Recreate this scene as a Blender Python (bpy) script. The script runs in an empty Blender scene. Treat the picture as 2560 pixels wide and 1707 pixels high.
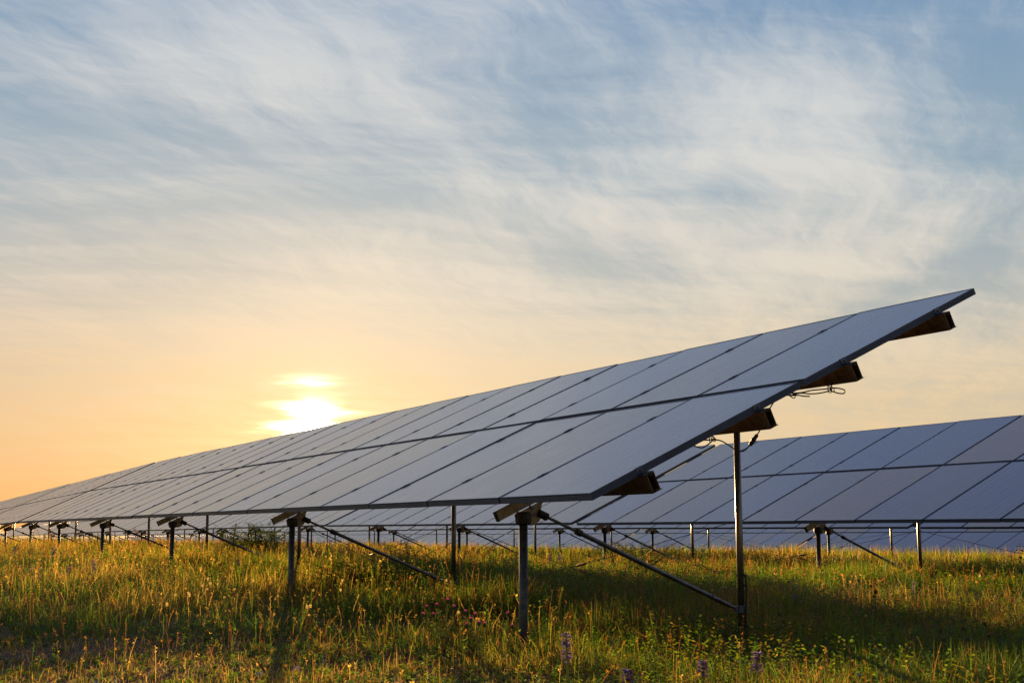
import bpy, bmesh, math, random
import numpy as np
from mathutils import Vector, Matrix

rnd = random.Random(7)
RS = np.random.RandomState(11)
scene = bpy.context.scene
COL = scene.collection

# ------------------------------------------------------------------ camera, sky, sun, exposure
EYE = 0.9
cam_d = bpy.data.cameras.new('camera')
cam_d.sensor_width = 36.0
cam_d.lens = 3217.7 / 2560 * 36.0
cam_d.clip_start = 0.05
cam_d.clip_end = 20000
cam = bpy.data.objects.new('camera', cam_d)
COL.objects.link(cam)
cam.location = (0, 0, EYE)
cam.rotation_euler = (math.radians(90 + 8.3387), 0, 0)
scene.camera = cam

scene.view_settings.view_transform = 'Standard'
scene.view_settings.look = 'None'
scene.view_settings.gamma = 1
scene.view_settings.exposure = 1.3

SUN_AZ, SUN_EL = math.radians(-8.84), math.radians(4.40)
SUN_DIR = Vector((math.sin(SUN_AZ) * math.cos(SUN_EL), math.cos(SUN_AZ) * math.cos(SUN_EL), math.sin(SUN_EL)))
sun_d = bpy.data.lights.new('sun', 'SUN')
sun_d.energy = 5.0
sun_d.angle = math.radians(0.5)
sun_d.color = (1.0, 0.64, 0.25)
sun = bpy.data.objects.new('sun', sun_d)
COL.objects.link(sun)
sun.location = (-60, 400, 40)
sun.rotation_euler = (-SUN_DIR).to_track_quat('-Z', 'Y').to_euler()


class NT:
    """small helper to write node maths"""
    def __init__(self, tree):
        self.t = tree
    def new(self, typ, **kw):
        n = self.t.nodes.new(typ)
        for k, v in kw.items():
            setattr(n, k, v)
        return n
    def put(self, sock, v):
        if hasattr(v, 'is_linked') or isinstance(v, bpy.types.NodeSocket):
            self.t.links.new(v, sock)
        elif isinstance(v, (tuple, list)) and len(v) == 3 and sock.type == 'RGBA':
            sock.default_value = (*v, 1)
        else:
            sock.default_value = v
    def m(self, op, a, b=None, c=None, clamp=False):
        n = self.new('ShaderNodeMath', operation=op, use_clamp=clamp)
        for i, v in enumerate((a, b, c)):
            if v is not None:
                self.put(n.inputs[i], v)
        return n.outputs[0]
    def vm(self, op, a, b=None):
        n = self.new('ShaderNodeVectorMath', operation=op)
        self.put(n.inputs[0], a)
        if b is not None:
            self.put(n.inputs[1], b)
        return n.outputs['Value'] if op in ('DOT_PRODUCT', 'LENGTH') else n.outputs[0]
    def comb(self, x, y, z=0.0):
        n = self.new('ShaderNodeCombineXYZ')
        for i, v in enumerate((x, y, z)):
            self.put(n.inputs[i], v)
        return n.outputs[0]
    def noise(self, vec, scale, detail=4.0, rough=0.55, dist=0.0, color=False):
        n = self.new('ShaderNodeTexNoise')
        self.put(n.inputs['Vector'], vec)
        n.inputs['Scale'].default_value = scale
        n.inputs['Detail'].default_value = detail
        n.inputs['Roughness'].default_value = rough
        n.inputs['Distortion'].default_value = dist
        return n.outputs['Color' if color else 'Fac']
    def step(self, x, lo, hi):
        n = self.new('ShaderNodeMapRange', interpolation_type='SMOOTHSTEP', clamp=True)
        self.put(n.inputs[0], x)
        self.put(n.inputs[1], lo)
        self.put(n.inputs[2], hi)
        return n.outputs[0]
    def mix(self, f, a, b, blend='MIX'):
        n = self.new('ShaderNodeMix', data_type='RGBA', blend_type=blend)
        self.put(n.inputs[0], f)
        self.put(n.inputs[6], a)
        self.put(n.inputs[7], b)
        return n.outputs[2]
    def ramp(self, f, stops):
        n = self.new('ShaderNodeValToRGB')
        self.put(n.inputs[0], f)
        el = n.color_ramp.elements
        while len(el) < len(stops):
            el.new(0.5)
        for e, (p, c) in zip(el, stops):
            e.position = p
            e.color = (*c, 1)
        return n.outputs[0]


def build_world():
    w = bpy.data.worlds.new('World')
    scene.world = w
    w.use_nodes = True
    t = w.node_tree
    t.nodes.clear()
    q = NT(t)
    out = q.new('ShaderNodeOutputWorld')
    bg = q.new('ShaderNodeBackground')
    STR = 0.05
    bg.inputs['Strength'].default_value = STR
    t.links.new(bg.outputs[0], out.inputs[0])
    sky = q.new('ShaderNodeTexSky', sky_type='NISHITA')
    sky.sun_disc = False
    sky.sun_elevation = SUN_EL
    sky.sun_rotation = SUN_AZ
    sky.altitude = 100
    sky.air_density = 1.0
    sky.dust_density = 1.2
    sky.ozone_density = 2.0
    tc = q.new('ShaderNodeTexCoord')
    d = q.vm('NORMALIZE', tc.outputs['Generated'])
    sep = q.new('ShaderNodeSeparateXYZ')
    q.put(sep.inputs[0], d)
    x, y, z = sep.outputs
    el = q.m('MULTIPLY', q.m('ARCSINE', z), 57.2958)                 # elevation, degrees
    az = q.m('MULTIPLY', q.m('ARCTAN2', x, y), 57.2958)              # azimuth, degrees
    zz = q.m('ADD', q.m('MAXIMUM', z, 0.0), 0.10)
    u = q.m('DIVIDE', x, zz)
    v = q.m('DIVIDE', y, zz)
    p = q.comb(u, v, 0.0)                                            # cloud deck coordinates
    # sun distance, degrees
    cs = q.vm('DOT_PRODUCT', d, tuple(SUN_DIR))
    sd = q.m('MULTIPLY', q.m('ARCCOSINE', q.m('MINIMUM', cs, 1.0)), 57.2958)
    # warped deck coordinates
    wn = q.noise(p, 1.1, 5.0, 0.55, color=True)
    wv = q.vm('SUBTRACT', wn, (0.5, 0.5, 0.5))
    wsc = q.new('ShaderNodeVectorMath', operation='SCALE')
    q.put(wsc.inputs[0], wv)
    wsc.inputs['Scale'].default_value = 0.45
    pw = q.vm('ADD', p, wsc.outputs[0])
    big = q.noise(q.vm('ADD', pw, (3.7, 1.3, 0)), 0.8, 5.0, 0.52)
    def fibres(angle, sx, sy, scale, detail, rough, dist, off):
        m1 = q.new('ShaderNodeMapping')
        q.put(m1.inputs['Vector'], pw)
        m1.inputs['Rotation'].default_value = (0, 0, math.radians(angle))
        m1.inputs['Location'].default_value = off
        m2 = q.new('ShaderNodeMapping')
        q.put(m2.inputs['Vector'], m1.outputs[0])
        m2.inputs['Scale'].default_value = (sx, sy, 1)
        return q.noise(m2.outputs[0], scale, detail, rough, dist)
    fib = fibres(14, 2.9, 0.5, 2.0, 11, 0.64, 0.2, (0, 0, 0))
    fib2 = fibres(78, 3.0, 0.55, 1.5, 11, 0.64, 0.25, (4, 2, 0))
    fib3 = fibres(30, 4.0, 0.7, 5.5, 10, 0.65, 0.2, (1, 7, 0))
    # the cloud banks and blue gaps of this evening's sky, by direction
    def blob(a0, e0, ra, re, tilt=0.0):
        c, s = math.cos(math.radians(tilt)), math.sin(math.radians(tilt))
        da = q.m('SUBTRACT', az, a0)
        de = q.m('SUBTRACT', el, e0)
        aa = q.m('DIVIDE', q.m('ADD', q.m('MULTIPLY', da, c), q.m('MULTIPLY', de, s)), ra)
        ee = q.m('DIVIDE', q.m('SUBTRACT', q.m('MULTIPLY', de, c), q.m('MULTIPLY', da, s)), re)
        r2 = q.m('ADD', q.m('MULTIPLY', aa, aa), q.m('MULTIPLY', ee, ee))
        return q.m('EXPONENT', q.m('MULTIPLY', r2, -1.0))
    bank = None
    for wgt, args in SKY_BANKS:
        b = q.m('MULTIPLY', blob(*args), wgt)
        bank = b if bank is None else q.m('ADD', bank, b)
    cov = q.m('ADD', q.m('MULTIPLY', big, 0.45), q.m('MULTIPLY', fib, 0.60))
    cov = q.m('ADD', cov, q.m('MULTIPLY', fib2, 0.65))
    cov = q.m('ADD', cov, q.m('MULTIPLY', fib3, 0.38))
    cov = q.m('ADD', cov, bank)
    mask = q.step(cov, 0.76, 1.40)
    # clear air
    clear = q.mix(1.0, sky.outputs[0], SKY_TINT, 'MULTIPLY')
    air = q.ramp(q.m('DIVIDE', el, 60.0, clamp=True), [(p_, tuple(c / 0.122 for c in c_)) for p_, c_ in AIR])
    clear = q.mix(AIR_MIX, clear, air)
    # clouds: thin ice lit from behind, warm towards the horizon and the sun
    warm = q.ramp(q.m('DIVIDE', el, 60.0, clamp=True), [(p_, tuple(c / 0.122 for c in c_)) for p_, c_ in CLOUD])
    col = q.mix(q.m('MULTIPLY', mask, 0.92), clear, warm)
    # low evening haze, orange on the sun's side
    hz = q.m('EXPONENT', q.m('MULTIPLY', q.m('MAXIMUM', el, 0.0), -1 / 4.2))
    side = q.m('ADD', 0.10, q.m('MULTIPLY', q.m('EXPONENT', q.m('MULTIPLY', q.m('POWER', q.m('DIVIDE', q.m('ADD', az, 20.0), 14.0), 2.0), -1.0)), 0.85))
    col = q.mix(q.m('MULTIPLY', hz, side), col, tuple(c / 0.122 for c in HAZE))
    # light scattered round the sun by the ice veil, broken by bands of cloud
    bandn = q.noise(q.comb(q.m('MULTIPLY', az, 0.10), q.m('MULTIPLY', el, 0.95), 2.0), 1.0, 4.0, 0.55)
    bk = q.m('ADD', 0.35, q.m('MULTIPLY', q.step(bandn, 0.36, 0.62), 1.0))
    rag = q.noise(q.comb(q.m('MULTIPLY', az, 0.25), q.m('MULTIPLY', el, 2.4), 5.0), 1.0, 4.0, 0.6)
    sx = q.m('DIVIDE', q.m('SUBTRACT', az, math.degrees(SUN_AZ)), q.m('ADD', 0.55, q.m('MULTIPLY', q.step(rag, 0.25, 0.75), 1.35)))
    sy = q.m('SUBTRACT', el, math.degrees(SUN_EL))
    g1r = q.m('SQRT', q.m('ADD', q.m('MULTIPLY', sx, sx), q.m('MULTIPLY', sy, sy)))
    g1 = q.m('MULTIPLY', q.m('EXPONENT', q.m('MULTIPLY', q.m('POWER', q.m('DIVIDE', g1r, 0.80), 2.0), -1.0)), GLOW1)
    g2 = q.m('MULTIPLY', q.m('EXPONENT', q.m('MULTIPLY', sd, -1 / 6.0)), GLOW2)
    g3 = q.m('MULTIPLY', blob(math.degrees(SUN_AZ) - 0.2, 6.5, 1.0, 0.24, 2), GLOW3)
    g13 = q.m('ADD', q.m('MULTIPLY', g1, bk), q.m('MULTIPLY', q.m('MULTIPLY', g3, bk), q.m('MULTIPLY', q.step(rag, 0.3, 0.7), 1.6)))
    add = q.mix(1.0, q.mix(1.0, (1.0, 0.84, 0.52), q.comb(g13, g13, g13), 'MULTIPLY'),
                q.mix(1.0, (1.0, 0.55, 0.12), q.comb(g2, g2, g2), 'MULTIPLY'), 'ADD')
    disc = q.m('MULTIPLY', q.m('SUBTRACT', 1.0, q.step(sd, 0.22, 0.34)), 250.0)
    add = q.mix(1.0, add, q.mix(1.0, (1.0, 0.8, 0.5), q.comb(disc, disc, disc), 'MULTIPLY'), 'ADD')
    col = q.mix(1.0, col, add, 'ADD')
    # the half of the sky turned away from the sun is darker
    hs = q.vm('DOT_PRODUCT', q.vm('NORMALIZE', q.comb(x, y, 0.0)), (math.sin(SUN_AZ), math.cos(SUN_AZ), 0.0))
    dusk = q.m('ADD', 0.52, q.m('MULTIPLY', q.step(hs, -0.5, 0.75), 0.48))
    col = q.mix(1.0, col, q.comb(dusk, dusk, dusk), 'MULTIPLY')
    t.links.new(col, bg.inputs['Color'])


# (weight, (azimuth, elevation, half width, half height, tilt)) in degrees
SKY_BANKS = [
    (0.16, (-11.0, 19.5, 8.0, 3.4, 10)), (-0.15, (-20.5, 16.3, 6.5, 2.4, 0)), (-0.17, (1.8, 19.0, 2.4, 4.5, 10)),
    (0.24, (13.0, 17.2, 5.0, 3.4, -6)), (-0.20, (20.8, 17.0, 3.0, 5.5, 0)), (-0.20, (13.0, 22.6, 6.0, 1.4, 0)),
    (-0.22, (10.0, 14.8, 3.4, 1.0, -4)), (0.20, (4.0, 13.9, 6.0, 1.2, -12)), (-0.16, (-6.5, 14.7, 4.5, 0.8, 0)),
    (0.20, (-6.0, 11.0, 7.0, 2.2, 0)), (-0.10, (3.5, 11.6, 3.0, 1.0, 0)), (-0.14, (-14.5, 10.4, 4.0, 0.9, 3)),
    (0.22, (13.5, 11.6, 5.0, 1.3, 4)), (-0.22, (17.0, 9.9, 4.5, 0.8, 22)), (0.14, (0.0, 7.5, 20.0, 2.2, 0)),
    (-0.12, (-21.0, 21.5, 4.0, 2.0, 0)), (0.12, (17.5, 7.2, 6.0, 1.6, 10)),
]
SKY_TINT = (0.9, 1.0, 1.15)
AIR_MIX = 0.88
AIR = [(0.0, (0.72, 0.55, 0.34)), (0.07, (0.66, 0.55, 0.39)), (0.14, (0.48, 0.48, 0.44)), (0.25, (0.31, 0.42, 0.50)), (0.38, (0.20, 0.33, 0.50)), (0.5, (0.20, 0.31, 0.54)), (0.7, (0.16, 0.27, 0.54)), (1.0, (0.06, 0.10, 0.22))]
CLOUD = [(0.0, (0.88, 0.60, 0.30)), (0.09, (0.84, 0.63, 0.37)), (0.175, (0.78, 0.70, 0.58)), (0.275, (0.71, 0.70, 0.67)), (0.375, (0.63, 0.66, 0.68)), (0.5, (0.50, 0.55, 0.62)), (0.7, (0.30, 0.36, 0.48)), (1.0, (0.12, 0.15, 0.22))]
HAZE = (0.95, 0.44, 0.12)
GLOW1, GLOW2, GLOW3 = 90.0, 3.8, 22.0
build_world()

# ------------------------------------------------------------------ lay of the land
YAW = math.radians(27.576)
TILT = math.radians(24.98)
ROW_O = np.array([0.4985, 8.2671])                 # near low corner of the first row, on plan
ROW_R = np.array([-math.sin(YAW), math.cos(YAW)])  # along the rows, away from the camera
ROW_H = np.array([math.cos(YAW), math.sin(YAW)])   # across the rows, up the slope of the panels
P = 1.3                                            # panel pitch along a row
PW, PL, PGAP = 1.276, 1.905, 0.0623
NPAN = 11


def vnoise(x, y, scale, seed):
    r = np.random.RandomState(seed).rand(64, 64)
    X, Y = np.asarray(x, float) * scale, np.asarray(y, float) * scale
    xi, yi = np.floor(X).astype(int), np.floor(Y).astype(int)
    fx, fy = X - xi, Y - yi
    fx, fy = fx * fx * (3 - 2 * fx), fy * fy * (3 - 2 * fy)
    g = lambda a, b: r[a % 64, b % 64]
    return (g(xi, yi) * (1 - fx) * (1 - fy) + g(xi + 1, yi) * fx * (1 - fy) + g(xi, yi + 1) * (1 - fx) * fy + g(xi + 1, yi + 1) * fx * fy)


def sstep(x, a, b):
    t = np.clip((x - a) / (b - a), 0, 1)
    return t * t * (3 - 2 * t)


def zground(x, y):
    x, y = np.asarray(x, float), np.asarray(y, float)
    dd = (x - ROW_O[0]) * ROW_H[0] + (y - ROW_O[1]) * ROW_H[1]
    z = -0.004 * np.clip(dd, 0, 25)
    z = z + (0.17 + 0.14 * sstep(-x, 0, 5)) * sstep(y, 10, 20) * (1 - 0.6 * sstep(y, 28, 50))
    uu = 0.6 * x + 0.8 * y - 46.0
    fall = np.where(uu > 40, uu, np.log1p(np.exp(np.clip(uu, -60, 60) / 4.0)) * 4.0)
    z = z - np.minimum(0.05 * fall, 6.0)
    near = np.exp(-np.maximum(np.hypot(x, y) - 60, 0) / 60)
    z = z + near * (0.10 * (vnoise(x, y, 0.23, 3) - 0.5) + 0.05 * (vnoise(x, y, 0.9, 4) - 0.5))
    return z


def zg(x, y):
    return float(zground(np.array([x]), np.array([y]))[0])


# ------------------------------------------------------------------ materials
def new_mat(name):
    m = bpy.data.materials.new(name)
    m.use_nodes = True
    t = m.node_tree
    b = t.nodes['Principled BSDF']
    return m, NT(t), b


def metal(name, col, rough, metallic=0.85, var=0.25, scale=14.0, stain=None):
    m, q, b = new_mat(name)
    tc = q.new('ShaderNodeTexCoord')
    n = q.noise(tc.outputs['Object'], scale, 6, 0.65)
    c = q.mix(q.step(n, 0.3, 0.7), tuple(k * (1 - var) for k in col), tuple(min(1, k * (1 + var)) for k in col))
    if stain:
        n2 = q.noise(tc.outputs['Object'], 5.0, 7, 0.7)
        c = q.mix(q.step(n2, 0.48, 0.66), c, stain)
    q.put(b.inputs['Base Color'], c)
    b.inputs['Metallic'].default_value = metallic
    r = q.m('ADD', rough - 0.1, q.m('MULTIPLY', n, 0.2))
    q.put(b.inputs['Roughness'], r)
    bp = q.new('ShaderNodeBump')
    bp.inputs['Strength'].default_value = 0.12
    bp.inputs['Distance'].default_value = 0.002
    q.put(bp.inputs['Height'], n)
    q.t.links.new(bp.outputs[0], b.inputs['Normal'])
    return m


MT = {}
MT['frame'] = metal('anodised_frame', (0.085, 0.10, 0.145), 0.45, 0.5, 0.12, 8)
MT['zinc'] = metal('galvanised_steel', (0.15, 0.15, 0.16), 0.46, 0.9, 0.35, 20)
MT['beam'] = metal('weathered_beam_with_reflection', (0.20, 0.135, 0.085), 0.55, 0.6, 0.3, 9, (0.10, 0.06, 0.04))  # brown puts the warm grass's reflection into the steel's own colour
MT['post'] = metal('mottled_steel_post', (0.07, 0.073, 0.082), 0.55, 0.5, 0.4, 26, (0.13, 0.13, 0.14))
MT['rear_post'] = metal('smooth_steel_tube', (0.19, 0.175, 0.16), 0.36, 0.9, 0.2, 20)
MT['bracket'] = metal('cast_bracket', (0.36, 0.29, 0.18), 0.5, 0.4, 0.35, 24)
MT['dark'] = metal('dark_steel', (0.05, 0.05, 0.055), 0.5, 0.6, 0.3, 20)
MT['alu'] = metal('aluminium_clip', (0.09, 0.115, 0.18), 0.35, 0.9, 0.15, 30)
MT['rubber'] = metal('black_cable', (0.018, 0.017, 0.017), 0.55, 0.0, 0.2, 30)


def mat_glass():
    m, q, b = new_mat('solar_glass')
    tc = q.new('ShaderNodeTexCoord')
    oi = q.new('ShaderNodeObjectInfo')
    sep = q.new('ShaderNodeSeparateXYZ')
    q.put(sep.inputs[0], tc.outputs['Object'])
    x, y, z = sep.outputs
    def lines(c, pitch, width, off=0.0):
        f = q.m('FRACT', q.m('ADD', q.m('DIVIDE', c, pitch), off + 50.0))
        a = q.m('ABSOLUTE', q.m('SUBTRACT', f, 0.5))
        return q.m('SUBTRACT', 1.0, q.step(a, width / pitch * 0.25, width / pitch * 0.75))
    cellx = lines(x, 0.104, 0.007)
    celly = q.m('MULTIPLY', lines(y, 0.104, 0.006), 0.5)
    bus = q.m('MULTIPLY', lines(x, 0.052, 0.006, 0.25), 0.8)
    cid = q.comb(q.m('FLOOR', q.m('DIVIDE', x, 0.104)), q.m('FLOOR', q.m('DIVIDE', y, 0.104)), q.m('MULTIPLY', oi.outputs['Random'], 40.0))
    wn = q.new('ShaderNodeTexWhiteNoise')
    q.put(wn.inputs['Vector'], cid)
    base = q.ramp(oi.outputs['Random'], [(0.0, (0.016, 0.055, 0.30)), (0.4, (0.028, 0.056, 0.26)), (0.62, (0.085, 0.062, 0.20)), (0.82, (0.17, 0.075, 0.14)), (1.0, (0.26, 0.11, 0.10))])
    base = q.mix(q.m('MULTIPLY', wn.outputs['Value'], 0.2), base, (0.05, 0.055, 0.10))
    grid = q.m('MAXIMUM', q.m('MAXIMUM', cellx, celly), bus)
    base = q.mix(q.m('MULTIPLY', grid, 0.6), base, (0.36, 0.40, 0.52))
    st = q.new('ShaderNodeMapping')
    q.put(st.inputs['Vector'], tc.outputs['Object'])
    st.inputs['Scale'].default_value = (7.0, 1.1, 1.0)
    st.inputs['Rotation'].default_value = (0, 0, 0.12)
    rl = q.new('ShaderNodeVectorMath', operation='ADD')
    q.put(rl.inputs[0], st.outputs[0])
    q.put(rl.inputs[1], q.comb(q.m('MULTIPLY', oi.outputs['Random'], 80.0), 0.0, 0.0))
    dust = q.noise(rl.outputs[0], 1.6, 8, 0.65)
    low = q.m('EXPONENT', q.m('MULTIPLY', y, -9.0))                     # dirt that gathers at the lower rim
    dd = q.m('ADD', q.m('ADD', 0.05, q.m('MULTIPLY', q.step(dust, 0.35, 0.75), 0.28)), q.m('MULTIPLY', low, 0.20))
    base = q.mix(dd, base, (0.42, 0.36, 0.30))
    q.put(b.inputs['Base Color'], base)
    q.put(b.inputs['Roughness'], q.m('ADD', 0.10, q.m('MULTIPLY', dust, 0.20)))
    b.inputs['IOR'].default_value = 1.70
    b.inputs['Specular Tint'].default_value = (1.0, 0.87, 0.73, 1)
    return m


MT['glass'] = mat_glass()


def mat_leaf(name, fixed=None, trans=0.5, var=0.25):
    m = bpy.data.materials.new(name)
    m.use_nodes = True
    t = m.node_tree
    t.nodes.clear()
    q = NT(t)
    out = q.new('ShaderNodeOutputMaterial')
    if fixed is None:
        at = q.new('ShaderNodeAttribute')
        at.attribute_name = 'tint'
        col = at.outputs['Color']
    else:
        tc = q.new('ShaderNodeTexCoord')
        n = q.noise(tc.outputs['Object'], 30.0, 3)
        col = q.mix(n, tuple(k * (1 - var) for k in fixed), tuple(min(1, k * (1 + var)) for k in fixed))
    d = q.new('ShaderNodeBsdfDiffuse')
    q.put(d.inputs['Color'], col)
    tr = q.new('ShaderNodeBsdfTranslucent')
    tcol = q.mix(1.0, col, (2.0, 1.85, 0.95), 'MULTIPLY')
    q.put(tr.inputs['Color'], tcol)
    gl = q.new('ShaderNodeBsdfGlossy')
    gl.inputs['Roughness'].default_value = 0.45
    gl.inputs['Color'].default_value = (0.6, 0.6, 0.55, 1)
    mx = q.new('ShaderNodeMixShader')
    mx.inputs[0].default_value = trans
    t.links.new(d.outputs[0], mx.inputs[1])
    t.links.new(tr.outputs[0], mx.inputs[2])
    mg = q.new('ShaderNodeMixShader')
    mg.inputs[0].default_value = 0.06
    t.links.new(mx.outputs[0], mg.inputs[1])
    t.links.new(gl.outputs[0], mg.inputs[2])
    t.links.new(mg.outputs[0], out.inputs[0])
    return m


MT['blade'] = mat_leaf('grass_blades', None, 0.62)
MT['green'] = mat_leaf('weed_green', (0.055, 0.085, 0.02))
MT['grey_green'] = mat_leaf('hairy_grey_green', (0.16, 0.18, 0.09), 0.45)
MT['violet'] = mat_leaf('violet_blue_petal', (0.22, 0.15, 0.62), 0.45)
MT['purple'] = mat_leaf('purple_petal', (0.42, 0.07, 0.46), 0.4)
MT['blue'] = mat_leaf('cornflower_petal', (0.10, 0.12, 0.60), 0.4)
MT['pappus'] = mat_leaf('white_pappus', (0.50, 0.42, 0.30), 0.5, 0.1)
MT['dry'] = mat_leaf('dry_stalk', (0.30, 0.18, 0.08), 0.4)
MT['pale'] = mat_leaf('pale_yellow_green', (0.26, 0.28, 0.09), 0.5)
MT['dark_green'] = mat_leaf('leaf_painted_shade', (0.022, 0.034, 0.010), 0.25)  # near-black green paints the table's shadow into the leaves
MT['rust'] = mat_leaf('rusty_seed_head', (0.25, 0.09, 0.04), 0.4)


def mat_soil():
    m, q, b = new_mat('stony_soil')
    tc = q.new('ShaderNodeTexCoord')
    o = tc.outputs['Object']
    n1 = q.noise(o, 0.7, 5)
    n2 = q.noise(o, 9.0, 8, 0.7)
    vor = q.new('ShaderNodeTexVoronoi')
    q.put(vor.inputs['Vector'], o)
    vor.inputs['Scale'].default_value = 22
    c = q.mix(q.step(n2, 0.3, 0.7), (0.05, 0.033, 0.020), (0.17, 0.105, 0.06))
    c = q.mix(q.step(n1, 0.4, 0.65), c, (0.07, 0.052, 0.022))
    peb = q.m('MULTIPLY', q.m('LESS_THAN', vor.outputs['Distance'], 0.22), q.step(n2, 0.5, 0.6))
    c = q.mix(q.m('MULTIPLY', peb, 0.7), c, (0.20, 0.17, 0.14))
    q.put(b.inputs['Base Color'], c)
    b.inputs['Roughness'].default_value = 0.95
    bp = q.new('ShaderNodeBump')
    bp.inputs['Strength'].default_value = 0.8
    bp.inputs['Distance'].default_value = 0.03
    q.put(bp.inputs['Height'], q.m('ADD', n2, q.m('MULTIPLY', peb, 0.4)))
    q.t.links.new(bp.outputs[0], b.inputs['Normal'])
    return m


def mat_stone():
    m, q, b = new_mat('pale_limestone')
    tc = q.new('ShaderNodeTexCoord')
    n = q.noise(tc.outputs['Object'], 18.0, 7, 0.65)
    q.put(b.inputs['Base Color'], q.mix(n, (0.20, 0.18, 0.16), (0.50, 0.47, 0.42)))
    b.inputs['Roughness'].default_value = 0.9
    bp = q.new('ShaderNodeBump')
    bp.inputs['Strength'].default_value = 0.5
    bp.inputs['Distance'].default_value = 0.01
    q.put(bp.inputs['Height'], n)
    q.t.links.new(bp.outputs[0], b.inputs['Normal'])
    return m


MT['soil'] = mat_soil()
MT['stone'] = mat_stone()


# ------------------------------------------------------------------ mesh building
class MB:
    def __init__(self):
        self.v, self.f, self.mi = [], [], []
    def add(self, vs, fs, mi=0):
        o = len(self.v)
        self.v += [tuple(p) for p in vs]
        self.f += [tuple(i + o for i in f) for f in fs]
        self.mi += [mi] * len(fs)
    def box(self, a, b, mi=0, M=None):
        (x0, y0, z0), (x1, y1, z1) = a, b
        vs = [(x0, y0, z0), (x1, y0, z0), (x1, y1, z0), (x0, y1, z0), (x0, y0, z1), (x1, y0, z1), (x1, y1, z1), (x0, y1, z1)]
        if M is not None:
            vs = [tuple(M @ Vector(p)) for p in vs]
        self.add(vs, [(0, 3, 2, 1), (4, 5, 6, 7), (0, 1, 5, 4), (1, 2, 6, 5), (2, 3, 7, 6), (3, 0, 4, 7)], mi)
    def tube(self, pts, rad, n=8, mi=0, cap=True):
        pts = [Vector(p) for p in pts]
        rads = rad if isinstance(rad, (list, tuple)) else [rad] * len(pts)
        vs, fs = [], []
        ref = None
        for i, p in enumerate(pts):
            t = (pts[min(i + 1, len(pts) - 1)] - pts[max(i - 1, 0)])
            if t.length < 1e-9:
                t = Vector((0, 0, 1))
            t.normalize()
            if ref is None:
                ref = Vector((0, 0, 1)) if abs(t.z) < 0.9 else Vector((1, 0, 0))
            a = (ref - t * ref.dot(t))
            if a.length < 1e-6:
                a = t.orthogonal()
            a.normalize()
            ref = a
            b = t.cross(a)
            for k in range(n):
                w = 2 * math.pi * k / n
                vs.append(p + (a * math.cos(w) + b * math.sin(w)) * rads[i])
        for i in range(len(pts) - 1):
            for k in range(n):
                k2 = (k + 1) % n
                fs.append((i * n + k, i * n + k2, (i + 1) * n + k2, (i + 1) * n + k))
        if cap:
            fs.append(tuple(reversed(range(n))))
            fs.append(tuple((len(pts) - 1) * n + k for k in range(n)))
        self.add(vs, fs, mi)
    def extrude(self, prof, p0, p1, ax, ay, mi=0, closed=True, cap=True):
        """closed 2-D outline (in axes ax, ay) swept from p0 to p1"""
        p0, p1, ax, ay = map(Vector, (p0, p1, ax, ay))
        n = len(prof)
        vs = [p0 + ax * a + ay * b for a, b in prof] + [p1 + ax * a + ay * b for a, b in prof]
        fs = [(i, (i + 1) % n, n + (i + 1) % n, n + i) for i in range(n if closed else n - 1)]
        if cap and closed:
            fs += [tuple(reversed(range(n))), tuple(range(n, 2 * n))]
        self.add(vs, fs, mi)
    def mesh(self, name, mats, smooth=False):
        me = bpy.data.meshes.new(name)
        me.from_pydata(self.v, [], self.f)
        for m in mats:
            me.materials.append(m)
        if len(mats) > 1:
            me.polygons.foreach_set('material_index', self.mi)
        if smooth:
            me.polygons.foreach_set('use_smooth', [True] * len(self.f))
        me.update()
        return me


def link(name, me, parent=None, loc=(0, 0, 0), rot=(0, 0, 0)):
    o = bpy.data.objects.new(name, me)
    COL.objects.link(o)
    o.location = loc
    o.rotation_euler = rot
    if parent is not None:
        o.parent = parent
    return o


def tag(o, label=None, cat=None, group=None, kind=None):
    if label:
        o['label'] = label
    if cat:
        o['category'] = cat
    if group:
        o['group'] = group
    if kind:
        o['kind'] = kind
    return o


def thing(name, label, cat, loc, rot=(0, 0, 0), group=None):
    return tag(link(name, None, None, loc, rot), label, cat, group)


# ------------------------------------------------------------------ ground sheet
def build_ground():
    ax = np.concatenate([-np.geomspace(3000, 42, 22), np.arange(-40, 40.01, 0.5), np.geomspace(42, 3000, 22)])
    ay = np.concatenate([-np.geomspace(3000, 12, 18), np.arange(-10, 90.01, 0.5), np.geomspace(93, 6000, 30)])
    X, Y = np.meshgrid(ax, ay)
    Z = zground(X, Y)
    nx, ny = len(ax), len(ay)
    vs = np.stack([X.ravel(), Y.ravel(), Z.ravel()], 1)
    i, j = np.meshgrid(np.arange(nx - 1), np.arange(ny - 1))
    a = (j * nx + i).ravel()
    fs = np.stack([a, a + 1, a + nx + 1, a + nx], 1)
    me = bpy.data.meshes.new('ground')
    me.from_pydata(vs.tolist(), [], fs.tolist())
    me.polygons.foreach_set('use_smooth', [True] * len(fs))
    me.materials.append(MT['soil'])
    tag(link('ground', me), kind='structure')


build_ground()

# ------------------------------------------------------------------ solar tables
# in a table's own axes: x runs along the row towards the camera (near end at 0), y goes across, up the panels, z is up
CT, ST = math.cos(TILT), math.sin(TILT)
AX_S = Vector((0, CT, ST))
AX_N = Vector((0, -ST, CT))


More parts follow.
